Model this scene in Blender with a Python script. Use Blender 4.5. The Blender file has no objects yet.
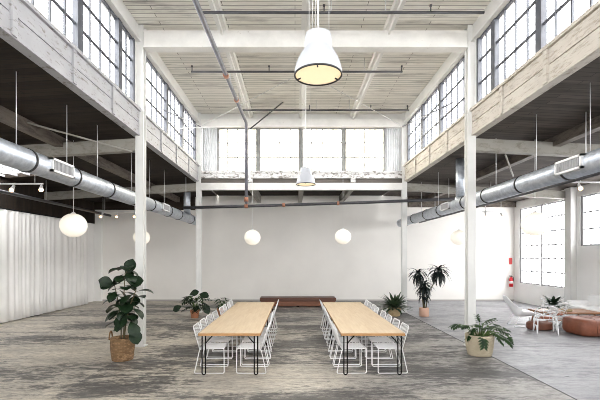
import bpy, math, random
from mathutils import Vector, Matrix
R = math.radians
PI = math.pi
rnd = random.Random(7)
scn = bpy.context.scene
COL = scn.collection

# ------------------------------------------------------------------ mesh helper
class MB:
    def __init__(s):
        s.v = []; s.f = []; s.sm = []
    def add(s, vs, fs, smooth=False):
        b = len(s.v)
        s.v.extend(tuple(v) for v in vs)
        for f in fs:
            s.f.append(tuple(i + b for i in f)); s.sm.append(smooth)
    def box(s, a, b):
        x0, y0, z0 = a; x1, y1, z1 = b
        x0, x1 = min(x0, x1), max(x0, x1); y0, y1 = min(y0, y1), max(y0, y1); z0, z1 = min(z0, z1), max(z0, z1)
        s.add([(x0,y0,z0),(x1,y0,z0),(x1,y1,z0),(x0,y1,z0),(x0,y0,z1),(x1,y0,z1),(x1,y1,z1),(x0,y1,z1)],
              [(0,3,2,1),(4,5,6,7),(0,1,5,4),(1,2,6,5),(2,3,7,6),(3,0,4,7)])
    def bbox(s, a, b, r=0.004):
        """box with chamfered vertical and horizontal edges"""
        x0, y0, z0 = a; x1, y1, z1 = b
        def ring(z, i):
            return [(x0+i+r,y0+i,z),(x1-i-r,y0+i,z),(x1-i,y0+i+r,z),(x1-i,y1-i-r,z),(x1-i-r,y1-i,z),(x0+i+r,y1-i,z),(x0+i,y1-i-r,z),(x0+i,y0+i+r,z)]
        vs = ring(z0, r) + ring(z0+r, 0) + ring(z1-r, 0) + ring(z1, r)
        fs = [tuple(range(7,-1,-1)), tuple(range(24,32))]
        for k in range(3):
            for i in range(8):
                j = (i+1) % 8
                fs.append((k*8+i, k*8+j, k*8+8+j, k*8+8+i))
        s.add(vs, fs)
    def hexa(s, p):
        s.add(p, [(0,3,2,1),(4,5,6,7),(0,1,5,4),(1,2,6,5),(2,3,7,6),(3,0,4,7)])
    def tube(s, pts, r, n=8, closed=False, cap=True, smooth=True):
        pts = [Vector(p) for p in pts]
        m = len(pts)
        rs = r if isinstance(r, (list, tuple)) else [r]*m
        vs = []; prev = None
        for i, p in enumerate(pts):
            if closed:
                t = (pts[(i+1) % m] - p).normalized() + (p - pts[i-1]).normalized()
            elif i == 0: t = pts[1]-p
            elif i == m-1: t = p-pts[i-1]
            else: t = (pts[i+1]-p).normalized() + (p-pts[i-1]).normalized()
            if t.length < 1e-9: t = Vector((0,0,1))
            t.normalize()
            if prev is None:
                a = Vector((0,0,1)) if abs(t.z) < .9 else Vector((1,0,0))
                u = t.cross(a).normalized()
            else:
                u = prev - t*prev.dot(t)
                if u.length < 1e-6: u = t.orthogonal()
                u.normalize()
            prev = u
            w = t.cross(u)
            for k in range(n):
                c = 2*PI*k/n
                vs.append(p + (u*math.cos(c) + w*math.sin(c))*rs[i])
        fs = []
        for i in range(m if closed else m-1):
            j = (i+1) % m
            for k in range(n):
                l = (k+1) % n
                fs.append((i*n+k, i*n+l, j*n+l, j*n+k))
        s.add(vs, fs, smooth)
        if cap and not closed:
            b = len(s.v) - m*n
            s.f.append(tuple(b+k for k in range(n-1,-1,-1))); s.sm.append(False)
            s.f.append(tuple(b+(m-1)*n+k for k in range(n))); s.sm.append(False)
    def lathe(s, prof, n=28, c=(0,0,0), smooth=True, capb=False, capt=False):
        vs = []
        for (r, z) in prof:
            for k in range(n):
                a = 2*PI*k/n
                vs.append((c[0]+r*math.cos(a), c[1]+r*math.sin(a), c[2]+z))
        fs = []
        for i in range(len(prof)-1):
            for k in range(n):
                l = (k+1) % n
                fs.append((i*n+k, i*n+l, (i+1)*n+l, (i+1)*n+k))
        if capb: fs.append(tuple(range(n-1,-1,-1)))
        if capt: fs.append(tuple((len(prof)-1)*n+k for k in range(n)))
        s.add(vs, fs, smooth)
    def leaf(s, base, d, up, L, W, prof, droop=.2, fold=.15, n=6, jag=0):
        base = Vector(base); d = Vector(d).normalized()
        side = d.cross(Vector(up))
        if side.length < 1e-4: side = d.orthogonal()
        side.normalize()
        p = base.copy(); vs = []
        cur = d.copy()
        step = L/n
        rot = Matrix.Rotation(-droop/n, 3, side)
        for i in range(n+1):
            t = i/n
            w = prof(t)*W*.5
            nrm = side.cross(cur).normalized()
            vs += [p - side*w + nrm*w*fold, p.copy(), p + side*w + nrm*w*fold]
            cur = (rot @ cur).normalized()
            p = p + cur*step
        fs = []
        for i in range(n):
            a = i*3
            fs.append((a, a+1, a+4, a+3)); fs.append((a+1, a+2, a+5, a+4))
        s.add(vs, fs, True)
    def build(s, name, mat, parent=None, loc=None):
        me = bpy.data.meshes.new(name)
        me.from_pydata(s.v, [], s.f)
        me.polygons.foreach_set('use_smooth', s.sm)
        me.materials.append(mat)
        me.update()
        o = bpy.data.objects.new(name, me)
        COL.objects.link(o)
        if parent is not None: o.parent = parent
        if loc is not None: o.location = loc
        return o

def tag(o, label=None, cat=None, group=None, kind=None):
    if label: o['label'] = label
    if cat: o['category'] = cat
    if group: o['group'] = group
    if kind: o['kind'] = kind
    return o
def thing(name, label, cat, loc=(0,0,0), rz=0, group=None):
    o = bpy.data.objects.new(name, None)
    o.empty_display_size = .1
    COL.objects.link(o)
    o.location = loc; o.rotation_euler = (0,0,rz)
    return tag(o, label, cat, group)
def struct(name, mb, mat, label, cat, group=None):
    return tag(mb.build(name, mat), label, cat, group, 'structure')
def copy_tree(o, parent=None):
    c = o.copy(); COL.objects.link(c)
    if parent is not None: c.parent = parent
    for ch in [x for x in KIDS.get(o.name, [])]:
        copy_tree(ch, c)
    return c
KIDS = {}
def index_kids():
    KIDS.clear()
    for o in bpy.data.objects:
        if o.parent is not None: KIDS.setdefault(o.parent.name, []).append(o)

# ------------------------------------------------------------------ materials
def newmat(name):
    m = bpy.data.materials.new(name); m.use_nodes = True
    nt = m.node_tree; b = nt.nodes['Principled BSDF']
    return m, nt, b
def plain(name, col, rough=.5, metal=0, noise=.0, nscale=8, bump=0, bscale=60, spec=.5):
    m, nt, b = newmat(name)
    b.inputs['Base Color'].default_value = (*col, 1)
    b.inputs['Roughness'].default_value = rough
    b.inputs['Metallic'].default_value = metal
    b.inputs['Specular IOR Level'].default_value = spec
    tc = nt.nodes.new('ShaderNodeTexCoord')
    if noise:
        n = nt.nodes.new('ShaderNodeTexNoise'); n.inputs['Scale'].default_value = nscale; n.inputs['Detail'].default_value = 5
        nt.links.new(tc.outputs['Object'], n.inputs['Vector'])
        r = nt.nodes.new('ShaderNodeValToRGB')
        r.color_ramp.elements[0].position = .3; r.color_ramp.elements[1].position = .7
        r.color_ramp.elements[0].color = (*[c*(1-noise) for c in col], 1)
        r.color_ramp.elements[1].color = (*[min(1, c*(1+noise*.6)) for c in col], 1)
        nt.links.new(n.outputs['Fac'], r.inputs['Fac']); nt.links.new(r.outputs['Color'], b.inputs['Base Color'])
    if bump:
        n2 = nt.nodes.new('ShaderNodeTexNoise'); n2.inputs['Scale'].default_value = bscale
        nt.links.new(tc.outputs['Object'], n2.inputs['Vector'])
        bp = nt.nodes.new('ShaderNodeBump'); bp.inputs['Strength'].default_value = bump; bp.inputs['Distance'].default_value = .01
        nt.links.new(n2.outputs['Fac'], bp.inputs['Height']); nt.links.new(bp.outputs['Normal'], b.inputs['Normal'])
    return m
def ramp(nt, stops):
    r = nt.nodes.new('ShaderNodeValToRGB')
    while len(r.color_ramp.elements) < len(stops): r.color_ramp.elements.new(.5)
    for e, (p, c) in zip(r.color_ramp.elements, stops):
        e.position = p; e.color = (*c, 1)
    return r
def mapping(nt, scale, rot=(0,0,0), loc=(0,0,0)):
    tc = nt.nodes.new('ShaderNodeTexCoord'); mp = nt.nodes.new('ShaderNodeMapping')
    mp.inputs['Scale'].default_value = scale; mp.inputs['Rotation'].default_value = rot; mp.inputs['Location'].default_value = loc
    nt.links.new(tc.outputs['Object'], mp.inputs['Vector'])
    return mp
def mixc(nt, f, a, b, mode='MIX'):
    mx = nt.nodes.new('ShaderNodeMix'); mx.data_type = 'RGBA'; mx.blend_type = mode
    if isinstance(f, float): mx.inputs[0].default_value = f
    else: nt.links.new(f, mx.inputs[0])
    for k, s in ((6, a), (7, b)):
        if isinstance(s, tuple): mx.inputs[k].default_value = (*s, 1)
        else: nt.links.new(s, mx.inputs[k])
    return mx.outputs[2]
def noise(nt, mp, scale, detail=6, rough=.6, dist=0):
    n = nt.nodes.new('ShaderNodeTexNoise'); n.inputs['Scale'].default_value = scale; n.inputs['Detail'].default_value = detail
    n.inputs['Roughness'].default_value = rough; n.inputs['Distortion'].default_value = dist
    nt.links.new(mp.outputs['Vector'], n.inputs['Vector'])
    return n.outputs['Fac']

def boards(name, c0, c1, stain, stain_lo=.52, stain_hi=.72, width=.14, rough=.8, gap=(.02,.02,.02)):
    """boards whose length runs along X, laid side by side along Y"""
    m, nt, b = newmat(name)
    mp = mapping(nt, (1,1,1))
    br = nt.nodes.new('ShaderNodeTexBrick')
    br.inputs['Scale'].default_value = 1; br.inputs['Brick Width'].default_value = 3.1; br.inputs['Row Height'].default_value = width
    br.inputs['Mortar Size'].default_value = .006; br.inputs['Mortar Smooth'].default_value = .3; br.inputs['Bias'].default_value = 0
    br.inputs['Color1'].default_value = (*c0,1); br.inputs['Color2'].default_value = (*c1,1); br.inputs['Mortar'].default_value = (*gap,1)
    nt.links.new(mp.outputs['Vector'], br.inputs['Vector'])
    mp2 = mapping(nt, (.35, 2.2, 1))
    st = ramp(nt, [(stain_lo,(0,0,0)),(stain_hi,(1,1,1))])
    nt.links.new(noise(nt, mp2, 1.6, 8, .65), st.inputs['Fac'])
    c = mixc(nt, st.outputs['Color'], br.outputs['Color'], stain)
    mp3 = mapping(nt, (1.2, 30, 1))
    st3 = ramp(nt, [(.35,(.82,.82,.82)),(.65,(1,1,1))])
    nt.links.new(noise(nt, mp3, 1.5, 4), st3.inputs['Fac'])
    c = mixc(nt, 1.0, c, st3.outputs['Color'], 'MULTIPLY')
    nt.links.new(c, b.inputs['Base Color'])
    b.inputs['Roughness'].default_value = rough; b.inputs['Specular IOR Level'].default_value = .15
    bp = nt.nodes.new('ShaderNodeBump'); bp.inputs['Strength'].default_value = .6; bp.inputs['Distance'].default_value = .01; bp.invert = True
    nt.links.new(br.outputs['Fac'], bp.inputs['Height']); nt.links.new(bp.outputs['Normal'], b.inputs['Normal'])
    return m

def peeling(name, base, flake, lo=.56, hi=.62, scale=(1.5,1.5,5)):
    m, nt, b = newmat(name)
    mp = mapping(nt, scale)
    f = ramp(nt, [(lo,(0,0,0)),(hi,(1,1,1))])
    nt.links.new(noise(nt, mp, 2.2, 9, .7, .4), f.inputs['Fac'])
    mp2 = mapping(nt, (1,1,1))
    g = ramp(nt, [(.3, tuple(c*.86 for c in base)), (.7, base)])
    nt.links.new(noise(nt, mp2, 3, 6), g.inputs['Fac'])
    c = mixc(nt, f.outputs['Color'], g.outputs['Color'], flake)
    nt.links.new(c, b.inputs['Base Color']); b.inputs['Roughness'].default_value = .65
    return m

def floor_mat(name, light, mid, dark, cover=.5, rough=.42, fine=1.0, joints=True, big=(.16,.5), grey=None):
    m, nt, b = newmat(name)
    # broad worn areas
    mpa = mapping(nt, (big[0],big[1],1))
    area = noise(nt, mpa, 1.6, 5, .6, .4)
    base = ramp(nt, [(.36, mid), (.62, light)])
    mpa2 = mapping(nt, (.5,1.5,1), loc=(5,2,0))
    nt.links.new(noise(nt, mpa2, 1.4, 9, .68, .3), base.inputs['Fac'])
    # ragged dark wear, drawn out across the hall
    mpb = mapping(nt, (1.1,3.0,1), loc=(3,1,0))
    f1 = noise(nt, mpb, 3.0, 15, .82, .2)
    ad = nt.nodes.new('ShaderNodeMath'); ad.operation = 'MULTIPLY_ADD'; ad.inputs[1].default_value = .9
    nt.links.new(area, ad.inputs[0]); nt.links.new(f1, ad.inputs[2])
    d = ramp(nt, [(0,(0,0,0)),(1,(1,1,1))])
    lo = (.95 - .9*.0) + (.5-cover)*.4
    d.color_ramp.elements[0].position = 0; d.color_ramp.elements[1].position = 1
    mr = nt.nodes.new('ShaderNodeMapRange'); mr.inputs['From Min'].default_value = lo-.02; mr.inputs['From Max'].default_value = lo+.08
    nt.links.new(ad.outputs[0], mr.inputs['Value'])
    sc = nt.nodes.new('ShaderNodeMath'); sc.operation = 'MULTIPLY'; sc.inputs[1].default_value = .88*fine
    nt.links.new(mr.outputs[0], sc.inputs[0])
    bc = base.outputs['Color']
    if grey:
        tcx = nt.nodes.new('ShaderNodeTexCoord'); sx = nt.nodes.new('ShaderNodeSeparateXYZ'); nt.links.new(tcx.outputs['Object'], sx.inputs[0])
        wob = nt.nodes.new('ShaderNodeMath'); wob.operation = 'MULTIPLY_ADD'; wob.inputs[1].default_value = 6
        nt.links.new(area, wob.inputs[0]); nt.links.new(sx.outputs['X'], wob.inputs[2])
        gm = nt.nodes.new('ShaderNodeMapRange'); gm.inputs['From Min'].default_value = 1.5; gm.inputs['From Max'].default_value = 6.0; gm.inputs['To Max'].default_value = .8
        nt.links.new(wob.outputs[0], gm.inputs['Value'])
        bc = mixc(nt, gm.outputs[0], bc, grey)
    c = mixc(nt, sc.outputs[0], bc, dark)
    # fine grain and thin streaks
    mpd = mapping(nt, (1.2, 4.5, 1))
    sp = ramp(nt, [(.42,(.30,.29,.29)),(.54,(1,1,1))])
    nt.links.new(noise(nt, mpd, 5, 15, .86), sp.inputs['Fac'])
    c = mixc(nt, .75*fine, c, sp.outputs['Color'], 'MULTIPLY')
    mpl = mapping(nt, (.12, 6, 1), loc=(1,7,0))
    ln = ramp(nt, [(.60,(1,1,1)),(.68,(.42,.41,.41))])
    nt.links.new(noise(nt, mpl, 1.3, 6, .6, .6), ln.inputs['Fac'])
    c = mixc(nt, .7*fine, c, ln.outputs['Color'], 'MULTIPLY')
    if joints:
        mpj = mapping(nt, (1,1,1), loc=(30,.0,0))
        br = nt.nodes.new('ShaderNodeTexBrick'); br.inputs['Scale'].default_value = 1; br.inputs['Brick Width'].default_value = 60; br.inputs['Row Height'].default_value = 1.86; br.offset = 0
        br.inputs['Mortar Size'].default_value = .011; br.inputs['Mortar Smooth'].default_value = .4
        br.inputs['Color1'].default_value = br.inputs['Color2'].default_value = (1,1,1,1); br.inputs['Mortar'].default_value = (.25,.25,.25,1)
        nt.links.new(mpj.outputs['Vector'], br.inputs['Vector'])
        c = mixc(nt, .75, c, br.outputs['Color'], 'MULTIPLY')
    nt.links.new(c, b.inputs['Base Color'])
    rr = ramp(nt, [(.3,(rough*.75,)*3),(.7,(min(1,rough*1.5),)*3)])
    nt.links.new(noise(nt, mpd, 2, 6), rr.inputs['Fac']); nt.links.new(rr.outputs['Color'], b.inputs['Roughness'])
    bp = nt.nodes.new('ShaderNodeBump'); bp.inputs['Strength'].default_value = .3; bp.inputs['Distance'].default_value = .01
    nt.links.new(sp.outputs['Color'], bp.inputs['Height']); nt.links.new(bp.outputs['Normal'], b.inputs['Normal'])
    return m

def wood(name, c0, c1, axis='Y', rough=.45, sc=1.0):
    m, nt, b = newmat(name)
    s = {'Y': (9*sc, .7*sc, 9*sc), 'X': (.7*sc, 9*sc, 9*sc), 'Z': (9*sc, 9*sc, .7*sc)}[axis]
    mp = mapping(nt, s)
    r = ramp(nt, [(.3, c0), (.7, c1)])
    nt.links.new(noise(nt, mp, 2.0, 7, .6, .6), r.inputs['Fac'])
    nt.links.new(r.outputs['Color'], b.inputs['Base Color']); b.inputs['Roughness'].default_value = rough
    return m

def woven(name, c0, c1, rows=26, cols=40):
    m, nt, b = newmat(name)
    tc = nt.nodes.new('ShaderNodeTexCoord')
    sx = nt.nodes.new('ShaderNodeSeparateXYZ'); nt.links.new(tc.outputs['Object'], sx.inputs[0])
    at = nt.nodes.new('ShaderNodeMath'); at.operation = 'ARCTAN2'
    nt.links.new(sx.outputs['Y'], at.inputs[0]); nt.links.new(sx.outputs['X'], at.inputs[1])
    cm = nt.nodes.new('ShaderNodeCombineXYZ')
    ml = nt.nodes.new('ShaderNodeMath'); ml.operation = 'MULTIPLY'; ml.inputs[1].default_value = cols/(2*PI)
    nt.links.new(at.outputs[0], ml.inputs[0])
    mz = nt.nodes.new('ShaderNodeMath'); mz.operation = 'MULTIPLY'; mz.inputs[1].default_value = rows*2
    nt.links.new(sx.outputs['Z'], mz.inputs[0])
    nt.links.new(ml.outputs[0], cm.inputs[0]); nt.links.new(mz.outputs[0], cm.inputs[1])
    br = nt.nodes.new('ShaderNodeTexBrick'); br.inputs['Scale'].default_value = 1
    br.inputs['Brick Width'].default_value = 1; br.inputs['Row Height'].default_value = 1; br.inputs['Mortar Size'].default_value = .09; br.inputs['Mortar Smooth'].default_value = .8
    br.inputs['Color1'].default_value = (*c0,1); br.inputs['Color2'].default_value = (*c1,1); br.inputs['Mortar'].default_value = (*[c*.45 for c in c0],1)
    nt.links.new(cm.outputs[0], br.inputs['Vector'])
    nt.links.new(br.outputs['Color'], b.inputs['Base Color']); b.inputs['Roughness'].default_value = .85
    bp = nt.nodes.new('ShaderNodeBump'); bp.inputs['Strength'].default_value = .8; bp.inputs['Distance'].default_value = .01; bp.invert = True
    nt.links.new(br.outputs['Fac'], bp.inputs['Height']); nt.links.new(bp.outputs['Normal'], b.inputs['Normal'])
    return m

def duct_mat():
    m, nt, b = newmat('galvanised_steel')
    mp = mapping(nt, (1,1,1))
    w = nt.nodes.new('ShaderNodeTexWave'); w.wave_type = 'BANDS'; w.bands_direction = 'Y'; w.inputs['Scale'].default_value = 4; w.inputs['Distortion'].default_value = 0
    nt.links.new(mp.outputs['Vector'], w.inputs['Vector'])
    n = ramp(nt, [(.3,(.44,.48,.54)),(.7,(.66,.70,.76))])
    nt.links.new(noise(nt, mp, 9, 4), n.inputs['Fac'])
    nt.links.new(n.outputs['Color'], b.inputs['Base Color'])
    b.inputs['Metallic'].default_value = .75; b.inputs['Roughness'].default_value = .42
    bp = nt.nodes.new('ShaderNodeBump'); bp.inputs['Strength'].default_value = .25; bp.inputs['Distance'].default_value = .006
    nt.links.new(w.outputs['Fac'], bp.inputs['Height']); nt.links.new(bp.outputs['Normal'], b.inputs['Normal'])
    return m

def glass_mat(name, tint):
    m, nt, b = newmat(name)
    out = nt.nodes['Material Output']
    tr = nt.nodes.new('ShaderNodeBsdfTransparent'); gl = nt.nodes.new('ShaderNodeBsdfGlossy'); gl.inputs['Roughness'].default_value = .05
    mx = nt.nodes.new('ShaderNodeMixShader')
    mp = mapping(nt, (1,1,1))
    r = ramp(nt, [(.3, tuple(c*.9 for c in tint)), (.65, tint)])
    nt.links.new(noise(nt, mp, 1.3, 3), r.inputs['Fac']); nt.links.new(r.outputs['Color'], tr.inputs['Color'])
    mx.inputs[0].default_value = .06
    nt.links.new(tr.outputs[0], mx.inputs[1]); nt.links.new(gl.outputs[0], mx.inputs[2]); nt.links.new(mx.outputs[0], out.inputs['Surface'])
    return m

def emit(name, col, strength, base=(.9,.9,.9)):
    m, nt, b = newmat(name)
    b.inputs['Base Color'].default_value = (*base,1)
    b.inputs['Emission Color'].default_value = (*col,1); b.inputs['Emission Strength'].default_value = strength
    b.inputs['Roughness'].default_value = .6
    return m

def leafmat(name, c0, c1, rough=.4):
    m, nt, b = newmat(name)
    mp = mapping(nt, (1,1,1))
    r = ramp(nt, [(.35, c0), (.65, c1)])
    nt.links.new(noise(nt, mp, 9, 3), r.inputs['Fac']); nt.links.new(r.outputs['Color'], b.inputs['Base Color'])
    b.inputs['Roughness'].default_value = rough; b.inputs['Specular IOR Level'].default_value = .3
    return m

M = {}
M['wall'] = plain('wall_plaster', (.86,.835,.795), .75, noise=.05, nscale=.7, bump=.15, bscale=25)
M['wall_side'] = plain('side_wall_plaster', (.89,.88,.86), .75, noise=.05, nscale=.8, bump=.15, bscale=25)
M['steel'] = plain('white_painted_steel', (.70,.70,.68), .45, noise=.06, nscale=3)
M['beam'] = peeling('painted_beam', (.80,.79,.76), (.36,.31,.26), .66, .72, (1.2,1.2,4))
M['fascia'] = peeling('peeling_fascia', (.39,.39,.405), (.20,.18,.165), .55, .64, (3,2.5,9))
M['fascia_worn'] = peeling('weathered_fascia', (.54,.50,.44), (.27,.225,.175), .51, .66, (2.5,1.6,9))
M['fascia_end'] = peeling('peeling_sill', (.74,.73,.72), (.24,.22,.20), .52, .58, (2.5,2.5,6))
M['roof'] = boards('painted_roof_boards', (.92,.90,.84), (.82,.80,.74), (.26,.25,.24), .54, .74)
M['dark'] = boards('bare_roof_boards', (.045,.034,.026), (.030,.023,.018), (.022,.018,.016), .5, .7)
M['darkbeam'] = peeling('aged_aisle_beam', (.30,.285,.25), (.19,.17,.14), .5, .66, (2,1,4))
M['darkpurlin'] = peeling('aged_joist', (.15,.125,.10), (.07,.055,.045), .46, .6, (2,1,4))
M['muntin'] = plain('window_steel', (.07,.075,.09), .5, noise=.2, nscale=6)
M['mullion_light'] = plain('window_steel_pale', (.22,.22,.21), .55, noise=.2, nscale=6)
M['muntin_white'] = plain('window_steel_white', (.34,.34,.35), .5)
M['glass'] = glass_mat('old_window_glass', (.97,.98,1))
M['glass_warm'] = glass_mat('old_window_glass_warm', (1,.97,.89))
M['corrug'] = plain('corrugated_sheet', (.60,.61,.62), .5, noise=.12, nscale=4)
M['floor'] = floor_mat('worn_concrete', (.70,.635,.53), (.42,.385,.335), (.055,.053,.056), .57, grey=(.33,.325,.32))
M['floor_right'] = floor_mat('smooth_concrete', (.36,.36,.38), (.26,.265,.285), (.10,.10,.11), .42, .36, .6, True, (.3,.4))
M['floor_left'] = floor_mat('worn_concrete_beside', (.72,.65,.54), (.47,.43,.37), (.06,.057,.058), .46)
M['joint'] = plain('dark_joint', (.02,.02,.02), .9, spec=.1)
M['duct'] = duct_mat()
M['strap'] = plain('black_rubber_strap', (.02,.02,.022), .6)
M['grille'] = plain('grille_paint', (.72,.73,.74), .4)
M['grille_dark'] = plain('grille_slot', (.42,.42,.43), .6)
M['rod'] = plain('zinc_rod', (.62,.62,.62), .4, metal=.4)
M['rod_white'] = plain('white_rod', (.8,.8,.79), .5)
M['pipe_dark'] = plain('black_iron_pipe', (.045,.045,.05), .5, noise=.2, nscale=5)
M['pipe_grey'] = plain('grey_iron_pipe', (.17,.17,.195), .45, noise=.25, nscale=4)
M['copper'] = plain('rusty_coupling', (.33,.14,.08), .6)
M['oak'] = wood('oak_top', (.60,.44,.27), (.72,.57,.39), 'Y', .42)
M['oak_edge'] = wood('oak_edge_band', (.36,.185,.065), (.46,.25,.10), 'X', .5)
M['black'] = plain('black_steel', (.006,.006,.006), .7, spec=.15)
M['wire'] = plain('white_wire', (.78,.78,.79), .35)
M['lampwhite'] = plain('pendant_enamel', (.43,.445,.48), .35)
M['lampinside'] = plain('pendant_reflector', (.85,.78,.66), .4)
M['rim'] = plain('pendant_rim', (.02,.02,.02), .5)
M['bulb'] = emit('pendant_diffuser', (1,.78,.48), .30, (.50,.43,.33))
M['paper'] = emit('paper_lantern', (1,.90,.74), .16, (.78,.76,.70))
M['spotglow'] = emit('spot_bulb', (1,.50,.18), 3.2)
M['curtain'] = plain('linen_curtain', (.84,.825,.80), .9, noise=.04, nscale=2, bump=.1, bscale=150)
M['basket'] = woven('seagrass', (.34,.205,.10), (.17,.095,.043), 17, 26)
M['basket_white'] = woven('pale_rattan', (.60,.52,.38), (.44,.37,.26), 22, 44)
M['basket_straw'] = woven('straw', (.62,.47,.27), (.54,.39,.21), 22, 36)
M['terracotta'] = plain('terracotta', (.50,.22,.115), .75, noise=.12, nscale=6)
M['blush'] = plain('blush_clay', (.62,.39,.29), .7, noise=.06, nscale=6)
M['soil'] = plain('soil', (.03,.022,.016), .95)
M['ceramic'] = plain('white_ceramic', (.82,.82,.81), .35)
M['leaf_fig'] = leafmat('fig_leaf', (.006,.016,.007), (.016,.036,.014))
M['leaf_dark'] = leafmat('dracaena_leaf', (.006,.009,.009), (.012,.019,.016))
M['leaf_mid'] = leafmat('monstera_leaf', (.010,.028,.010), (.035,.075,.022))
M['leaf_fern'] = leafmat('nest_fern_leaf', (.022,.042,.02), (.08,.12,.06))
M['stem'] = plain('plant_stem', (.12,.10,.05), .7)
M['stem_green'] = plain('green_stem', (.10,.17,.05), .6)
M['bench'] = wood('bench_walnut', (.075,.026,.013), (.12,.043,.022), 'X', .5)
M['bench_front'] = wood('bench_front', (.15,.052,.023), (.23,.085,.04), 'X', .5)
M['walnut'] = wood('walnut_slab', (.22,.10,.05), (.36,.19,.10), 'X', .5)
M['leather'] = plain('tan_leather', (.22,.07,.035), .5, noise=.3, nscale=5, bump=.3, bscale=18)
M['leather_dark'] = plain('brown_leather', (.16,.06,.035), .5, noise=.3, nscale=5)
M['white_shell'] = plain('white_shell', (.90,.90,.91), .4)
M['white_cloth'] = plain('white_upholstery', (.84,.84,.84), .9, bump=.15, bscale=90)
M['red'] = plain('extinguisher_red', (.62,.02,.03), .35)
M['redsign'] = plain('red_placard', (.60,.05,.05), .5)
M['dkgrey'] = plain('dark_plastic', (.04,.04,.04), .5)

# ------------------------------------------------------------------ dimensions
XL, XR = -3.60, 4.09            # column lines of the high centre hall
WL, WR = -9.40, 10.30           # outer side walls
YF, YB, YE = -4.0, 18.8, 15.0   # wall behind the camera, back wall, end of the high hall
ROOF = 7.45
CY = [3.68, 9.34, 15.0]
PX = [-1.68, .245, 2.17]
def ceil_l(x): return 4.95 - .06*(XL - x)
def ceil_r(x): return 4.95 - .05*(x - XR)

# ------------------------------------------------------------------ shell
b = MB(); b.box((XL,YF,-.15),(XR+.01,YB,0)); struct('floor', b, M['floor'], 'worn stained concrete floor under the oak tables', 'floor')
b = MB(); b.box((XR+.035,YF,-.15),(WR,YB,0)); struct('floor_right', b, M['floor_right'], 'smooth grey concrete floor beyond the long joint on window side', 'floor')
b = MB(); b.box((WL,YF,-.15),(XL,YB,0)); struct('floor_left', b, M['floor_left'], 'worn concrete floor in front of the white curtain', 'floor')
b = MB(); b.box((XR+.01,YF,-.15),(XR+.035,YB,-.003)); struct('trim_1', b, M['joint'], 'dark straight joint line in the concrete floor', 'floor joint')
b = MB(); b.box((WL-.2,YB,-.15),(WR+.2,YB+.2,5.1)); struct('wall_back', b, M['wall'], 'long cream back wall behind the plants', 'wall')
b = MB(); b.box((WL-.2,YF,-.15),(WL,YB,5.1)); struct('wall_left', b, M['wall_side'], 'side wall behind the long white curtain', 'wall')
FW = [(-8.6,-4.3,1.9,4.35),(-3.0,3.5,2.2,4.5),(4.9,9.4,2.2,4.35)]  # unseen windows behind the camera, added to brighten the hall
FT = (-3.0,3.5,5.29,6.92)  # upper unseen window, added for the same extra daylight
b = MB(); y0, y1 = YF-.2, YF
xs = [WL-.2]+[v for f in FW for v in f[:2]]+[WR+.2]
for i in range(7):
    if i % 2 == 0: b.box((xs[i],y0,-.15),(xs[i+1],y1,4.95))
    else:
        f = FW[i//2]; b.box((xs[i],y0,-.15),(xs[i+1],y1,f[2])); b.box((xs[i],y0,f[3]),(xs[i+1],y1,4.95))
b.box((WL-.2,y0,4.95),(WR+.2,y1,FT[2])); b.box((WL-.2,y0,FT[3]),(WR+.2,y1,7.6)); b.box((WL-.2,y0,FT[2]),(FT[0],y1,FT[3])); b.box((FT[1],y0,FT[2]),(WR+.2,y1,FT[3]))
struct('wall_front', b, M['wall'], 'wall behind the camera', 'wall')
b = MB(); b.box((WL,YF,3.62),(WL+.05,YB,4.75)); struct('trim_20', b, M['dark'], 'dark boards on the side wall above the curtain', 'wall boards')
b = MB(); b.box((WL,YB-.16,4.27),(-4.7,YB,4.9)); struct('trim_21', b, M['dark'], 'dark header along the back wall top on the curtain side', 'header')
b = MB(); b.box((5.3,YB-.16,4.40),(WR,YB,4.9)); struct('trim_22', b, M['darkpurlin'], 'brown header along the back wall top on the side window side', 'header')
# pilaster strips on the back wall
b = MB(); b.box((WL,YB-.12,0),(WL+.36,YB,4.62)); struct('trim_2', b, M['wall_side'], 'pale pilaster in the corner past the curtain end', 'pilaster')
b = MB(); b.box((WL+.36,YB-.02,0),(WR,YB,.07)); struct('baseboard_back', b, plain('skirting', (.42,.40,.38), .6), 'low grey skirting along the cream back wall', 'skirting')

# right side wall with its two steel windows
W1 = (15.15, 18.35, .87, 4.27)
W2 = (9.2, 14.45, 2.47, 4.27)
W3 = (3.4, 8.8, 2.47, 4.27)
b = MB()
def wall_r(y0, y1, z0, z1): b.box((WR,y0,z0),(WR+.2,y1,z1))
ys = [YF, W3[0], W3[1], W2[0], W2[1], W1[0], W1[1], YB]
for i in range(7):
    y0, y1 = ys[i], ys[i+1]
    w = {1: W3, 3: W2, 5: W1}.get(i)
    if w:
        wall_r(y0, y1, -.15, w[2]); wall_r(y0, y1, w[3], 5.1)
    else: wall_r(y0, y1, -.15, 5.1)
struct('wall_right', b, M['wall_side'], 'white side wall holding the tall steel windows', 'wall')
b = MB(); b.box((WR-.22,14.62,0),(WR,14.98,4.62)); struct('trim_3', b, M['steel'], 'white pier between the two side windows', 'pier')

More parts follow.
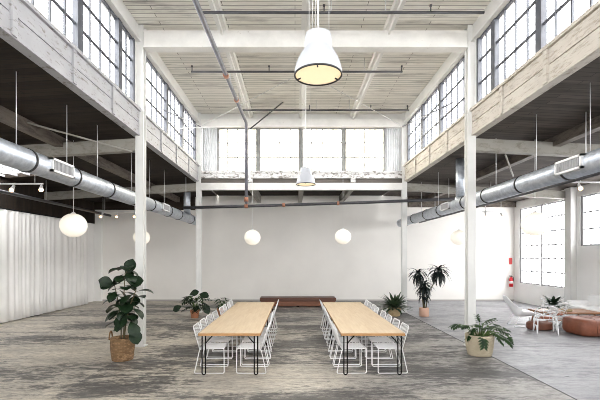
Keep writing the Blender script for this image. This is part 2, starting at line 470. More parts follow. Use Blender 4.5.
wcount = [0]
def window_grid(y0, y1, z0, z1, x, plane, ncol, nrow, thick, thin, mat, gmat, label, ends=True, heavy=(), group=None, t2=.05):
    """plane 'x': glazing at x = const running along Y; plane 'y': glazing at y = const running along X (then y0,y1 are X)"""
    wcount[0] += 1
    m = MB(); g = MB()
    def bar(a0, a1, c0, c1, d):
        if plane == 'x': m.box((x-d, a0, c0), (x+d, a1, c1))
        else: m.box((a0, x-d, c0), (a1, x+d, c1))
    h = thick*.5
    if ends:
        bar(y0, y0+thick, z0, z1, t2); bar(y1-thick, y1, z0, z1, t2)
    for i in range(1, ncol):
        a = y0 + (y1-y0)*i/ncol
        w = h if i in heavy else thin*.5
        bar(a-w, a+w, z0, z1, t2 if i in heavy else .018)
    bar(y0, y1, z0, z0+thin*1.3, .03); bar(y0, y1, z1-thin*1.3, z1, .03)
    for j in range(1, nrow):
        c = z0 + (z1-z0)*j/nrow
        bar(y0, y1, c-thin*.55, c+thin*.55, .02)
    if plane == 'x': g.box((x-.003,y0,z0),(x+.003,y1,z1))
    else: g.box((y0,x-.003,z0),(y1,x+.003,z1))
    o = struct('window_%d' % wcount[0], m, mat, label, 'window', group)
    g.build('pane', gmat, o)
    return o

ordw = ['first','second','third','fourth','fifth','sixth','seventh','eighth','ninth','tenth']
CW = [(-3.6,-2.0,4),(-1.8,-.25,4),(-.25,1.3,4),(1.3,2.4,3),(2.4,3.5,3),(3.85,5.27,4),(5.27,6.83,4),(6.83,8.4,4),(8.4,9.15,2),(9.55,11.5,5),(11.5,13.1,4),(13.1,14.78,4)]
for sx, nm, xw in ((-1,'curtain',XL-.11),(1,'side window',XR+.11)):
    for i, (y0,y1,n) in enumerate(CW):
        k = len(CW)-1-i
        pos = ordw[k] if k < 10 else ('eleventh' if k == 10 else 'twelfth')
        window_grid(y0, y1, 5.5, 7.06, xw, 'x', n, 3, .085, .030, M['muntin'], M['glass'],
                    'high steel clerestory window on the %s side, %s from the end wall' % (nm, pos), group='high windows on the %s side' % nm)
EX = [(-2.935,-1.385),(-1.385,.225),(.225,1.835),(1.835,3.41)]
for i, (x0,x1) in enumerate(EX):
    window_grid(x0, x1, 5.29, 6.92, YE+.1, 'y', 4, 3, .085, .032, M['mullion_light'], M['glass_warm'],
                ['end wall window beside the corrugated sheet on curtain side','end wall window in the curtain half, next to the centre mullion',
                 'end wall window behind the smaller pendant lamp, on its window side','end wall window beside the corrugated sheet on window side'][i], group='windows of the high end wall')
window_grid(W1[0], W1[1], W1[2], W1[3], WR+.08, 'x', 8, 6, .10, .04, M['muntin_white'], M['glass'], 'tall multi-pane steel window in the side wall nearest the back wall', heavy=(4,))
window_grid(W2[0], W2[1], W2[2], W2[3], WR+.08, 'x', 12, 3, .10, .04, M['muntin_white'], M['glass'], 'shorter high-silled side window beyond the white pier', heavy=(4,8))
window_grid(W3[0], W3[1], W3[2], W3[3], WR+.08, 'x', 12, 3, .10, .04, M['muntin_white'], M['glass'], 'side window beyond the frame, nearest the camera', heavy=(4,8))

for (x0,x1,z0,z1), nm in zip(FW+[FT], ('curtain bay','centre hall','side window bay','upper wall')):
    window_grid(x0, x1, z0, z1, YF-.1, 'y', 12, 6 if z1 < 5 else 3, .09, .03, M['muntin'], M['glass'], 'unseen steel window added behind the camera to brighten the hall, %s' % nm, heavy=(4,8))

# clerestory fascia, header and corner strips on both sides
tn = [3]
def trim(mb, mat, label, cat):
    tn[0] += 1
    return struct('trim_%d' % tn[0], mb, mat, label, cat)
BAT = [-.9,.6,2.1,3.68,5.1,6.5,7.9,9.34,10.75,12.15,13.55]
for sx, xc, nm in ((-1,XL,'curtain'),(1,XR,'side window')):
    o = sx
    b = MB()
    b.box((xc, YF, 4.90), (xc+o*.16, YE, 5.175)); b.box((xc, YF, 5.19), (xc+o*.16, YE, 5.44)); b.box((xc+o*.04, YF, 5.16), (xc+o*.16, YE, 5.21))
    b.box((xc-o*.05, YF, 5.44), (xc+o*.2, YE, 5.50))
    b.box((xc-o*.012, YF, 4.885), (xc+o*.16, YE, 4.93))
    for y in BAT: b.box((xc-o*.035, y-.05, 4.90), (xc+o*.02, y+.05, 5.44))
    trim(b, M['fascia'] if sx < 0 else M['fascia_worn'], 'peeling white timber spandrel under the high windows on the %s side' % nm, 'spandrel')
    b = MB()
    b.box((xc+o*.02, YF, 7.06), (xc+o*.2, YE, 7.46)); b.box((xc-o*.03, YF, 7.05), (xc+o*.2, YE, 7.12))
    for y0, y1 in ((YF,-3.6),(-2.0,-1.8),(3.5,3.85),(9.15,9.55),(14.78,15.0)): b.box((xc+o*.06, y0, 5.48), (xc+o*.18, y1, 7.08))
    trim(b, M['steel'], 'white header board over the high windows on the %s side' % nm, 'header')

# end wall of the high hall
b = MB(); b.box((XL,YE+.02,6.92),(XR,YE+.2,7.46)); trim(b, M['steel'], 'white band above the end wall windows', 'header')
b = MB(); b.box((XL,YE-.03,5.02),(XR,YE+.22,5.24)); b.box((XL,YE-.07,5.22),(XR,YE+.2,5.29))
for x in PX: b.box((x-.09, YE-.09, 4.86),(x+.09, YE+.0, 5.1))
trim(b, M['fascia_end'], 'peeling white sill board under the end wall windows', 'sill')
b = MB(); b.box((XL,YE+.06,4.80),(XR,YE+.2,5.03)); trim(b, plain('dark_gap', (.13,.115,.10), .8), 'dark strip filling the gap under the peeling sill', 'spandrel')  # dark-coloured strip closes the gap between sill and beam
for x0, x1, nm in ((-3.5,-2.935,'curtain'),(3.41,4.0,'side window')):
    b = MB(); n = 40; vs = []; fs = []
    for i in range(n+1):
        x = x0+(x1-x0)*i/n; y = YE+.09+.022*math.sin(i/n*2*PI*7)
        vs += [(x,y,5.29),(x,y,6.92),(x,y+.02,5.29),(x,y+.02,6.92)]
    for i in range(n):
        a = i*4; fs += [(a,a+4,a+5,a+1),(a+2,a+3,a+7,a+6)]
    b.add(vs, fs, True)
    trim(b, M['corrug'], 'corrugated grey sheet beside the end wall windows on the %s side' % nm, 'corrugated sheet')

# roofs
b = MB(); b.box((XL-.3,YF,ROOF),(XR+.3,YE+.3,ROOF+.12)); struct('ceiling', b, M['roof'], 'pale painted board roof over the high centre hall', 'ceiling')
def slab(mb, x0, x1, y0, y1, fz, t=.12):
    mb.hexa([(x0,y0,fz(x0)),(x1,y0,fz(x1)),(x1,y1,fz(x1)),(x0,y1,fz(x0)),(x0,y0,fz(x0)+t),(x1,y0,fz(x1)+t),(x1,y1,fz(x1)+t),(x0,y1,fz(x0)+t)])
SK = (-9.3,-8.1,10.0,12.8)      # skylight opening in the curtain side roof
b = MB()
slab(b, SK[1], XL-.06, YF, YB, ceil_l); slab(b, WL, SK[0], YF, YB, ceil_l); slab(b, SK[0], SK[1], YF, SK[2], ceil_l); slab(b, SK[0], SK[1], SK[3], YB, ceil_l)
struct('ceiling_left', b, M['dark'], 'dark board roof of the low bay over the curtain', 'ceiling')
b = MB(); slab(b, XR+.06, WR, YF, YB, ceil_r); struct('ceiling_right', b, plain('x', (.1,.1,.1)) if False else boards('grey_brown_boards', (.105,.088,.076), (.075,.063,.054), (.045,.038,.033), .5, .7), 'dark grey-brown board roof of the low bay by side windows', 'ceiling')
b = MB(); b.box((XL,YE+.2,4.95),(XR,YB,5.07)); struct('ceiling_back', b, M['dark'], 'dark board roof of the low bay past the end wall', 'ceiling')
wcount[0] += 1
b = MB()
for i in range(4):
    x = SK[0]+(SK[1]-SK[0])*i/3; b.box((x-.025,SK[2],ceil_l(x)+.02),(x+.025,SK[3],ceil_l(x)+.09))
o = struct('window_%d' % wcount[0], b, M['muntin_white'], 'bright roof light above the duct on the curtain side', 'roof light')
g = MB(); slab(g, SK[0], SK[1], SK[2], SK[3], lambda x: ceil_l(x)+.05, .006); g.build('pane', M['glass'], o)

# columns and beams
def column(x, y, z1, label):
    m = MB(); w = .092; t = .022
    m.box((x-w,y-w,.02),(x+w,y-w+t,z1)); m.box((x-w,y+w-t,.02),(x+w,y+w,z1)); m.box((x-.012,y-w+t,.02),(x+.012,y+w-t,z1))
    m.box((x-w-.03,y-w-.03,0),(x+w+.03,y+w+.03,.022))
    return struct('column', m, M['steel'], label, 'column', 'white steel columns of the high hall')
for j, y in enumerate(CY):
    for x, nm in ((XL,'curtain'),(XR,'side window')):
        column(x, y, ROOF, ['white steel column nearest the camera on the %s side, out of frame', 'tall white steel column beside the ' + ('fig in seagrass basket' if x < 0 else 'split-leaf plant in pale basket'),
               'white steel column at the end wall on the %s side'][j] % (() if j == 1 else nm))
def ibeam_x(m, x0, x1, y, z0, z1, w=.12, t=.03):
    m.box((x0,y-w,z0),(x1,y+w,z0+t)); m.box((x0,y-w,z1-t),(x1,y+w,z1)); m.box((x0,y-.02,z0+t),(x1,y+.02,z1-t))
for j, y in enumerate(CY):
    m = MB()
    if j < 2: ibeam_x(m, XL+.1, XR-.1, y, 6.915, 7.30); m.box((XL+.1,y-.10,6.95),(XR-.1,y+.1,7.27))
    else: m.box((XL+.1,y-.12,6.92),(XR-.1,y+.02,7.2))
    struct('beam', m, M['beam'], ['white roof beam across the hall nearest the camera, out of frame','deep white roof beam across the hall behind the large pendant','white roof beam along the top of the end wall'][j], 'beam')
m = MB(); m.box((XL+.1,YE-.12,4.57),(XR-.1,YE+.02,4.83)); struct('beam', m, M['beam'], 'white beam across the end wall below the peeling sill', 'beam')
for x, nm in zip(PX, ('curtain side','centre','window side')):
    m = MB(); m.box((x-.10,YF,7.30),(x+.10,YE,ROOF)); m.box((x-.02,YF,7.2),(x+.02,YE,7.3))
    struct('purlin', m, M['beam'], 'white roof purlin running lengthwise on the hall %s' % nm, 'purlin')
    m = MB(); m.box((x-.09,YE+.2,4.62),(x+.09,YB,4.95))
    struct('purlin', m, M['darkbeam'], 'short aged joist under the low back roof, hall %s' % nm, 'purlin')
for j, y in enumerate(CY):
    for sx, x0, x1, fz, nm in ((-1,XL-.1,WL,ceil_l,'curtain'),(1,XR+.1,WR,ceil_r,'side window')):
        m = MB()
        za, zb = fz(x0), fz(x1)
        lo = .40
        m.hexa([(x0,y-.09,za-lo),(x1,y-.09,zb-lo),(x1,y+.09,zb-lo),(x0,y+.09,za-lo),(x0,y-.09,za-.12),(x1,y-.09,zb-.12),(x1,y+.09,zb-.12),(x0,y+.09,za-.12)])
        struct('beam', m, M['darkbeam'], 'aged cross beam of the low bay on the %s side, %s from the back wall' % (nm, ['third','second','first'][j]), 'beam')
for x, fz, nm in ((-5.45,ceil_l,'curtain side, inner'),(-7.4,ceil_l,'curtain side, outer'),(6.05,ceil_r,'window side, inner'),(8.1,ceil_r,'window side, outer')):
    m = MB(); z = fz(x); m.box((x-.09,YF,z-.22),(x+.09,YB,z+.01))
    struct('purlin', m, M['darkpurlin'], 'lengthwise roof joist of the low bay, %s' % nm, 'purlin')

# ------------------------------------------------------------------ pipes and tie rods
def pipe(label, pts, r, mat, cat='pipe', fittings=(), heads=(), name='sprinkler_pipe', fmat='copper', hangers=()):
    t = thing(name, label, cat)
    m = MB(); m.tube(pts, r, 10); m.build('pipe_run', mat, t)
    for (p, q) in fittings:
        f = MB(); f.tube([p, q], r*1.35, 10); f.build('coupling', M[fmat], t)
    for (p, h) in heads:
        f = MB(); f.tube([p, (p[0],p[1],p[2]+h)], .014, 6); f.tube([(p[0],p[1],p[2]+h*.98),(p[0],p[1],p[2]+h*1.25)], .026, 6); f.build('sprinkler_head', mat, t)
    for (p, z) in hangers:
        f = MB(); f.tube([p, (p[0],p[1],z)], .01, 6); f.build('hanger', M['rod'], t)
    return t
pipe('grey sprinkler main running down the hall and dropping at the end wall', [(-1.9,1.0,6.82),(-1.84,8,6.83),(-1.74,14.2,6.86),(-1.74,14.3,6.78),(-1.74,14.3,3.975)], .055, M['pipe_grey'],
     fittings=[((-1.86,5.6,6.83),(-1.86,5.8,6.83)),((-1.81,10.4,6.84),(-1.81,10.55,6.84)),((-1.78,12.1,6.85),(-1.78,12.2,6.85)),((-1.74,14.3,4.05),(-1.74,14.3,4.2))],
     hangers=[((-1.86,6.2,6.83),7.3),((-1.8,11.1,6.84),7.3),((-1.77,12.75,6.84),7.3)])
pipe('long black pipe hung across the hall below the end wall windows', [(-4.0,14.3,3.83),(-1.74,14.3,3.89),(2.4,14.3,4.02),(4.5,14.3,4.10),(7.4,14.3,4.22)], .055, M['pipe_dark'],
     fittings=[((-1.8,14.3,3.887),(-1.68,14.3,3.892)),((-.45,14.3,3.93),(-.35,14.3,3.933)),((1.5,14.3,3.99),(1.58,14.3,3.995))],
     hangers=[((x,14.3,z),ceil_l(x) if x < 0 else ceil_r(x)) for x, z in ((-3.9,3.83),(5.5,4.14),(7.0,4.2))])
for y, x0, x1, z, nm, hd in ((8.25,-1.9,5.0-1.1,7.12,'nearest the camera',(.6,2.8)),(10.8,-2.8,2.9,7.08,'just past the deep beam',(-2.78,-.7,2.88)),(13.7,-1.8,3.9,7.1,'nearest the end wall',(.5,2.6,3.85))):
    pipe('thin black sprinkler branch under the roof boards, %s' % nm, [(x0,y,z),(x1,y,z)], .028, M['pipe_dark'], heads=[((x,y,z),.13) for x in hd], hangers=[((x,y,z),ROOF) for x in (PX[1]+.5, PX[2]-.3)], name='sprinkler_branch')
def rod(label, a, c, r, mat):
    m = MB(); m.tube([a, c], r, 6); tag(m.build('tie_rod', mat), label, 'tie rod')
rod('pale brace rod from curtain side windows to the sprinkler main', (-3.5,12.2,6.0), (-1.84,14.2,6.72), .012, M['rod_white'])
rod('black brace rod rising from the end wall to the roof', (-1.62,14.4,6.68), (-.42,13.9,7.452), .022, M['pipe_dark'])
rod('white brace rod crossing the roof towards the side windows', (.6,11.6,7.26), (3.95,14.85,6.95), .009, M['rod'])
rod('white brace rod crossing the roof towards the curtain side', (-.1,11.6,7.26), (-3.45,14.85,6.95), .009, M['rod'])
rod('dark brace rod across the high windows on side window side', (3.99,14.8,6.9), (3.99,10.1,5.98), .02, M['pipe_grey'])
rod('thin dark brace rod across the windows on curtain side', (-3.5,14.8,6.9), (-3.5,10.6,5.98), .016, M['pipe_grey'])
rod('rusty brace strut under the low roof beside the curtain side duct', (XL-.15,9.2,4.5), (-5.4,8.0,4.78), .02, M['darkbeam'])
rod('brown diagonal strut under the low roof beside the window side duct', (5.0,9.5,4.5), (6.0,11.0,4.3), .022, M['darkbeam'])
pipe('black pipe running lengthwise under the low roof above the curtain', [(-6.6,2,4.40),(-6.6,17.5,4.40)], .04, M['pipe_dark'], hangers=[((-6.6,y,4.4),ceil_l(-6.6)) for y in (7.5,12.5,16)], name='ceiling_pipe')
pipe('black pipe running lengthwise behind the window side duct', [(5.6,2,3.62),(5.6,18.0,3.62)], .035, M['pipe_dark'], hangers=[((5.6,y,3.62),ceil_r(5.6)) for y in (7.7,12.6,16)], name='ceiling_pipe')
pipe('black cable run above the white curtain top', [(-8.4,2,3.95),(-8.4,18.2,3.95)], .05, M['pipe_dark'], hangers=[((-8.4,y,3.95),ceil_l(-8.4)) for y in (9,13.5,17.5)], name='ceiling_pipe')

# ------------------------------------------------------------------ ducts
def duct(label, x, z, r, y0, y1, rings, vents, riser_y, fz, side, rods):
    t = thing('air_duct', label, 'duct', (x,0,z), 0, 'round galvanised air ducts')
    m = MB()
    m.tube([(0,y0,0),(0,y1,0)], r, 36)
    m.build('duct_tube', M['duct'], t)
    for y in rings:
        m = MB(); m.tube([(0,y-.022,0),(0,y+.022,0)], r+.012, 36); m.build('strap', M['strap'], t)
    for y in vents:
        m = MB(); c = side
        xi, xo = c*(r-.06), c*(r+.035)
        zc = .02; hh = .115; ww = .33
        m.box((xi,y-ww,zc-hh),(xo,y-ww+.035,zc+hh)); m.box((xi,y+ww-.035,zc-hh),(xo,y+ww,zc+hh)); m.box((xi,y-ww,zc-hh),(xo,y+ww,zc-hh+.035)); m.box((xi,y-ww,zc+hh-.035),(xo,y+ww,zc+hh))
        v = m.build('vent_grille', M['grille'], t)
        m = MB()
        for k in range(15):
            yy = y-ww+.05+k*(2*ww-.1)/14
            m.box((c*(r-.02),yy-.006,zc-hh+.03),(c*(r+.022),yy+.006,zc+hh-.03))
        m.box((c*(r-.06),y-ww+.03,zc-hh+.03),(c*(r+.004),y+ww-.03,zc+hh-.03))
        m.build('grille_slats', M['grille_dark'], v)
    m = MB(); top = fz(x)-z
    m.tube([(0,riser_y,0),(0,riser_y,r+.02)], r*.86, 28); m.tube([(0,riser_y,r*.6),(0,riser_y,top)], r*.72, 28)
    for k in range(8): m.tube([(0,riser_y,r+.1+k*.11),(0,riser_y,r+.112+k*.11)], r*.74, 28)
    m.build('riser', M['duct'], t)
    for y in rods:
        m = MB(); m.tube([(0,y,r-.005),(0,y,top)], .007, 6); m.build('hanger_rod', M['rod'], t)
duct('long round galvanised duct on the curtain side', -4.25, 3.61, .18, 1.0, 17.3, [3.6,5.0,6.32,7.62,9.04,10.4,11.7,13.3,14.5,16.2], [7.0,12.6], 15.75, ceil_l, 1, [4.9,6.1,7.45,8.6,10.4,11.7,13.0])
duct('long round galvanised duct on the side window side', 4.8, 3.61, .18, 1.0, 18.2, [4.2,5.55,6.98,8.42,9.95,11.2,13.1,14.5,16.0,17.2], [6.75,12.3], 11.6, ceil_r, -1, [5.0,6.5,7.95,9.55,13.4,15.2])

# ------------------------------------------------------------------ pendant lamps
def pendant(x, y, z, label):
    t = thing('pendant_lamp', label, 'pendant lamp', (x,y,z), 0, 'white enamel pendant lamps')
    m = MB()
    prof = [(.262,0),(.262,.02),(.258,.08),(.243,.15),(.217,.22),(.185,.285),(.158,.335),(.146,.365),(.150,.375),(.152,.40),(.146,.50),(.140,.525),(.10,.54),(.02,.545)]
    prof = [(r, z*.86) for r, z in prof]; m.lathe(prof, 40)
    sh = m.build('lamp_shade', M['lampwhite'], t)
    m = MB(); m.lathe([(.256,.0),(.252,.08),(.236,.13),(.21,.18),(.15,.25),(.02,.28)], 40); m.build('reflector', M['lampinside'], sh)
    m = MB(); m.lathe([(.264,.012),(.268,.008),(.268,-.004),(.262,-.008),(.253,-.006),(.252,.006)], 40); r = m.build('rim', M['rim'], t)
    for a in (20, 160, 265):
        c = MB(); ca, sa = math.cos(R(a)), math.sin(R(a)); c.tube([(.25*ca,.25*sa,-.012),(.205*ca,.205*sa,.0)], .009, 6); c.build('clip', M['rim'], r)
    m = MB(); m.lathe([(.0001,.02),(.12,.022),(.249,.012)], 40); m.build('diffuser', M['bulb'], t)
    m = MB(); m.tube([(0,0,.46),(.0,0,ROOF-z)], .010, 8); m.build('power_cord', M['rod_white'], t)
    for dx, dy in ((-.10,.0),(-.06,.05),(-.03,-.05),(.12,0)):
        m = MB(); m.tube([(dx,dy,.45),(dx,dy,ROOF-z)], .0035, 5); m.build('suspension_wire', M['rod'], t)
    m = MB(); m.lathe([(.07,ROOF-z-.05),(.07,ROOF-z-.002)], 16, capb=True); m.build('ceiling_mount', M['lampwhite'], t)
pendant(.257, 4.44, 4.10, 'large white bell pendant lamp nearest the camera, glowing warm')
pendant(.30, 11.05, 4.08, 'smaller-looking white bell pendant lamp hanging before the end wall windows')

# ------------------------------------------------------------------ paper lanterns
def lantern(x, y, z, top, label):
    t = thing('globe_lantern', label, 'paper lantern', (x,y,z), 0, 'round white paper lanterns')
    m = MB(); n = 26; rr = .30
    prof = []
    for i in range(n*2+1):
        a = -PI/2 + PI*i/(n*2)
        k = rr*(1 - (.008 if i % 2 else 0))
        prof.append((max(.03, k*math.cos(a)), .94*k*math.sin(a)))
    m.lathe(prof, 32); m.build('lantern_globe', M['paper'], t)
    m = MB(); m.lathe([(.045,.255),(.05,.285),(.03,.31)], 16, capt=True); m.build('socket_cap', M['rod_white'], t)
    m = MB(); m.tube([(0,0,.30),(0,0,top-z)], .006, 6); m.build('cord', M['rod_white'], t)
lantern(-5.26, 9.5, 2.83, ceil_l(-5.26)-.0, 'big white globe lantern hanging in front of the curtain')
lantern(-5.75, 15.0, 2.80, ceil_l(-5.75)-.3, 'glowing globe lantern behind the column by the fig tree')
lantern(-1.57, 14.75, 2.79, 6.93, 'globe lantern in the hall before the back wall, curtain side of centre')
lantern(1.77, 14.75, 2.82, 6.93, 'globe lantern in the hall before the back wall, window side of centre')
lantern(6.15, 15.0, 2.80, ceil_r(6.15)-.3, 'glowing globe lantern against the back wall beside the column, window side')
lantern(5.7, 9.5, 2.86, ceil_r(5.7), 'big white globe lantern hanging in front of the tall side window')

# ------------------------------------------------------------------ track lights
def track(label, a, c, spots, ztop, glow=True):
    t = thing('track_light', label, 'track light', a, 0, 'white track lights under the low roofs')
    a = Vector(a); d = Vector(c)-a
    m = MB(); m.tube([(0,0,0), d], .022, 6); m.build('rail', M['wire'], t)
    for f in (.15, .85):
        p = d*f
        m = MB(); m.tube([p, (p.x,p.y,ztop-a.z)], .008, 6); m.build('stem', M['rod'], t)
    for (f, dx, dy) in spots:
        p = d*f
        aim = Vector((dx, dy, -.9)).normalized()
        q = p + Vector((0,0,-.07))
        m = MB()
        m.tube([p, q], .012, 6)
        m.tube([q - aim*.03, q + aim*.06, q + aim*.16], [.03,.04,.058], 14)
        s = m.build('spotlight', M['wire'], t)
        m = MB(); c = q + aim*.165; m.lathe([(.001,-.05),(.03,-.042),(.05,-.015),(.05,.015),(.03,.042),(.001,.05)], 14, c); m.build('bulb', M['spotglow'], s)
track('track light rail under the roof light above the curtain', (-7.97,10.4,3.98), (-6.55,10.4,3.98), [(.46,.2,-.9),(.97,.5,-.9)], ceil_l(-7.4)-.02)
track('track light rail at the back wall past the curtain', (-8.4,17.1,4.0), (-6.6,17.1,4.0), [(.1,-.3,-.5),(.45,0,-.5),(.85,.2,-.5)], ceil_l(-7.4)-.02)
track('track light rail at the back wall near the tall side window', (8.0,17.1,4.0), (8.95,17.1,4.0), [(.15,0,-.5),(.85,.4,-.5)], ceil_r(8.5)-.02)
track('track light rail above the lounge near the white pier', (7.2,10.4,4.02), (8.7,10.4,4.02), [(.12,-.3,-.9),(.8,.2,.3)], ceil_r(8.0)-.02)

# ------------------------------------------------------------------ curtain
t = thing('curtain', 'long white floor-length curtain along the side wall', 'curtain', (-9.1,0,0))
m = MB(); vs = []; fs = []; cols = []
y = 1.0; ph = 0.0
while y < 17.62:
    per = .30 + .12*math.sin(y*1.7) + .08*math.sin(y*4.1+1)
    ph += 2*PI*.045/per
    cols.append((y, .055*math.sin(ph) + .02*math.sin(ph*.37+1), .75 + .25*math.sin(y*2.3)))
    y += .045
ZN = [.025,.6,1.4,2.2,2.9,3.45,3.56]
for (y, dx, am) in cols:
    for z in ZN:
        k = .45 + .55*(1-z/3.56) if z > 2.2 else 1
        vs.append((dx*(k if z < 3.4 else .7)*am, y + .02*math.sin(z*1.3+y*3)*(1-z/3.56), z))
nz = len(ZN)
for i in range(len(cols)-1):
    for j in range(nz-1):
        fs.append((i*nz+j, (i+1)*nz+j, (i+1)*nz+j+1, i*nz+j+1))
m.add(vs, fs, True)
cu = m.build('curtain_cloth', M['curtain'], t)
sol = cu.modifiers.new('thickness', 'SOLIDIFY'); sol.thickness = .006
m = MB(); m.tube([(0,1,3.59),(0,17.7,3.59)], .022, 8); m.build('curtain_rail', M['black'], t)
for y in (2.5,6,9.5,13,16.5):
    m = MB(); m.tube([(0,y,3.59),(-.3,y,3.62)], .012, 6); m.build('rail_bracket', M['black'], t)

# ------------------------------------------------------------------ tables
def dining_table(x0, x1, y0, y1, label):
    t = thing('dining_table', label, 'table', ((x0+x1)/2,(y0+y1)/2,0), 0, 'long oak dining tables')
    hx, hy = (x1-x0)/2, (y1-y0)/2
    m = MB(); m.bbox((-hx+.004,-hy+.004,.712),(hx-.004,hy-.004,.75), .003); tp = m.build('tabletop', M['oak'], t)
    m = MB(); e = .006
    m.box((-hx-.0,-hy-.0,.705),(hx,-hy+e,.748)); m.box((-hx,hy-e,.705),(hx,hy,.748)); m.box((-hx,-hy,.705),(-hx+e,hy,.748)); m.box((hx-e,-hy,.705),(hx,hy,.748))
    m.build('edge_band', M['oak_edge'], tp)
    for sx in (-1,1):
        for sy in (-1,1):
            px, py = sx*(hx-.085), sy*(hy-.06)
            m = MB(); w = .03; pts = [(px-w,py,.712)]
            for k in range(9):
                a = PI + PI*k/8
                pts.append((px+w*math.cos(a), py, .042+w*math.sin(a)))
            pts.append((px+w,py,.712))
            m.tube(pts, .0115, 8)
            m.tube([(px-sx*w,py,.56),(px-sx*.16,py,.708)], .010, 8)
            m.box((px-sx*.17,py-.05,.703),(px+sx*.05,py+.05,.712))
            m.build('leg', M['black'], t)
    return t
dining_table(-1.69,-.602, 6.98, 9.5, 'oak table nearest the camera in the row on the curtain side')
dining_table(-1.69,-.602, 9.51, 11.75, 'oak table at the far end of the row on the curtain side')
dining_table(.805,1.925, 6.98, 9.5, 'oak table nearest the camera in the row on the window side')
dining_table(.805,1.925, 9.51, 11.75, 'oak table at the far end of the row on the window side')

# ------------------------------------------------------------------ chairs
def rounded(pts, r=.03, n=4, closed=False):
    pts = [Vector(p) for p in pts]; out = []; m = len(pts)
    for i, p in enumerate(pts):
        if not closed and i in (0, m-1): out.append(p); continue
        a = pts[i-1]; c = pts[(i+1) % m]
        u = (a-p); w = (c-p); rr = min(r, u.length*.45, w.length*.45)
        u.normalize(); w.normalize()
        A = p+u*rr; C = p+w*rr
        for k in range(n+1):
            f = k/n
            out.append(A*(1-f)**2 + p*2*f*(1-f) + C*f*f)
    return out
def make_chair():
    t = thing('wire_chair', 'x', 'chair')
    hw = .225; rr = .0085
    for s in (-1,1):
        y = s*hw
        m = MB()
        m.tube(rounded([(-.265,y,.009),(.265,y,.009),(.262,y,.452),(-.17,y,.438)], .03, 4, True), rr, 7, closed=True)
        m.build('leg', M['wire'], t)
    # seat: frame and rods
    m = MB()
    m.tube([(.262,-hw,.452),(.262,hw,.452)], rr, 7); m.tube([(-.17,-hw,.438),(-.17,hw,.438)], rr, 7); m.tube([(.05,-hw,.434),(.05,hw,.434)], .006, 6)
    for k in range(11):
        y = -hw + 2*hw*(k+.5)/11
        m.tube([(.262,y,.453),(.2,y,.447),(-.12,y,.437),(-.17,y,.440)], .0048, 5)
    m.build('seat', M['wire'], t)
    m = MB()
    zt, xt = .845, -.292
    m.tube(rounded([(-.17,-hw,.438),(xt,-hw+.01,zt),(xt,hw-.01,zt),(-.17,hw,.438)], .06, 5), rr, 7)
    def bp(f, y): return (-.17+(xt+.17)*f, y, .438+(zt-.438)*f)
    for k in range(6):
        y = -hw + 2*hw*(k+1)/7
        m.tube([bp(0,y), bp(.5,y), bp(.985,y)], .004, 5)
    m.tube([bp(.62,-hw+.005), bp(.62,hw-.005)], .006, 5)
    m.build('backrest', M['wire'], t)
    return t
proto = make_chair()
index_kids()
nchair = [0]
ordc = ['nearest the camera','second from the near end','third from the near end','fourth from the near end','fourth from the far end','third from the far end','second from the far end','at the far end']
def put_chair(x, y, rz, label, group):
    o = proto if nchair[0] == 0 else copy_tree(proto)
    nchair[0] += 1
    o.location = (x,y,0); o.rotation_euler = (0,0,rz)
    tag(o, label, 'chair', group)
for (x, rz, row, side) in ((-1.53,0,'curtain side table row','outer edge'),(-.77,PI,'curtain side table row','aisle edge'),(1.0,0,'window side table row','aisle edge'),(1.74,PI,'window side table row','outer edge')):
    for k in range(8):
        y = 7.36 + k*.57 if k < 4 else 9.84 + (k-4)*.51
        j = Vector((rnd.uniform(-.02,.02), rnd.uniform(-.014,.014)))
        if k == 0: j *= .2
        put_chair(x+j.x, y+j.y, rz+R(rnd.uniform(-2,2)), 'white wire chair on %s of %s, %s' % (side, row, ordc[k]), 'white wire chairs along the %s of the %s' % (side, row))

# ------------------------------------------------------------------ bench
t = thing('low_bench', 'long low brown wooden bench against the back wall', 'bench', (.12,16.9,0))
m = MB(); m.bbox((-1.58,-.35,.23),(1.58,.35,.375), .008); m.build('bench_top', M['bench'], t)
m = MB(); m.bbox((-1.54,-.33,.03),(1.54,.30,.23), .005); m.build('bench_front', M['bench_front'], t)
for s in (-1.4,0,1.4):
    m = MB(); m.box((s-.06,-.28,0),(s+.06,.28,.03)); m.build('bench_foot', M['black'], t)

# ------------------------------------------------------------------ plants
def obov(t): return max(.04, math.sin(PI*min(1,t**1.25))**.75) if t < .985 else .05
def lance(t): return max(.03, math.sin(PI*t**.7)**.8)
def strap_(t): return max(.04, min(1, t*6+.4)*(1-t**3.0))
def basket(t, r0, r1, h, mat, name='basket', handles=0):
    m = MB()
    prof = [(.001,.0),(r0*.96,0),(r0,.02)]
    for k in range(1,9): prof.append((r0+(r1-r0)*k/8 + .012*math.sin(PI*k/8), .02+(h-.02)*k/8))
    prof += [(r1-.015,h+.008),(r1-.03,h),(r1-.035,h-.06)]
    m.lathe(prof, 36); p = m.build(name, mat, t)
    m = MB(); m.lathe([(r1-.036,h-.06),(.001,h-.055)], 24); m.build('soil', M['soil'], t)
    for k in range(handles):
        a = PI*k + R(8)
        ca, sa = math.cos(a), math.sin(a)
        m = MB(); pts = []
        for q in range(11):
            b_ = PI*q/10
            tx, ty = -sa, ca
            pts.append(((r1-.005)*ca+tx*.10*math.cos(b_), (r1-.005)*sa+ty*.10*math.cos(b_), h-.03+.16*math.sin(b_)))
        m.tube(pts, .014, 7); m.build('handle', mat, p)
    return p
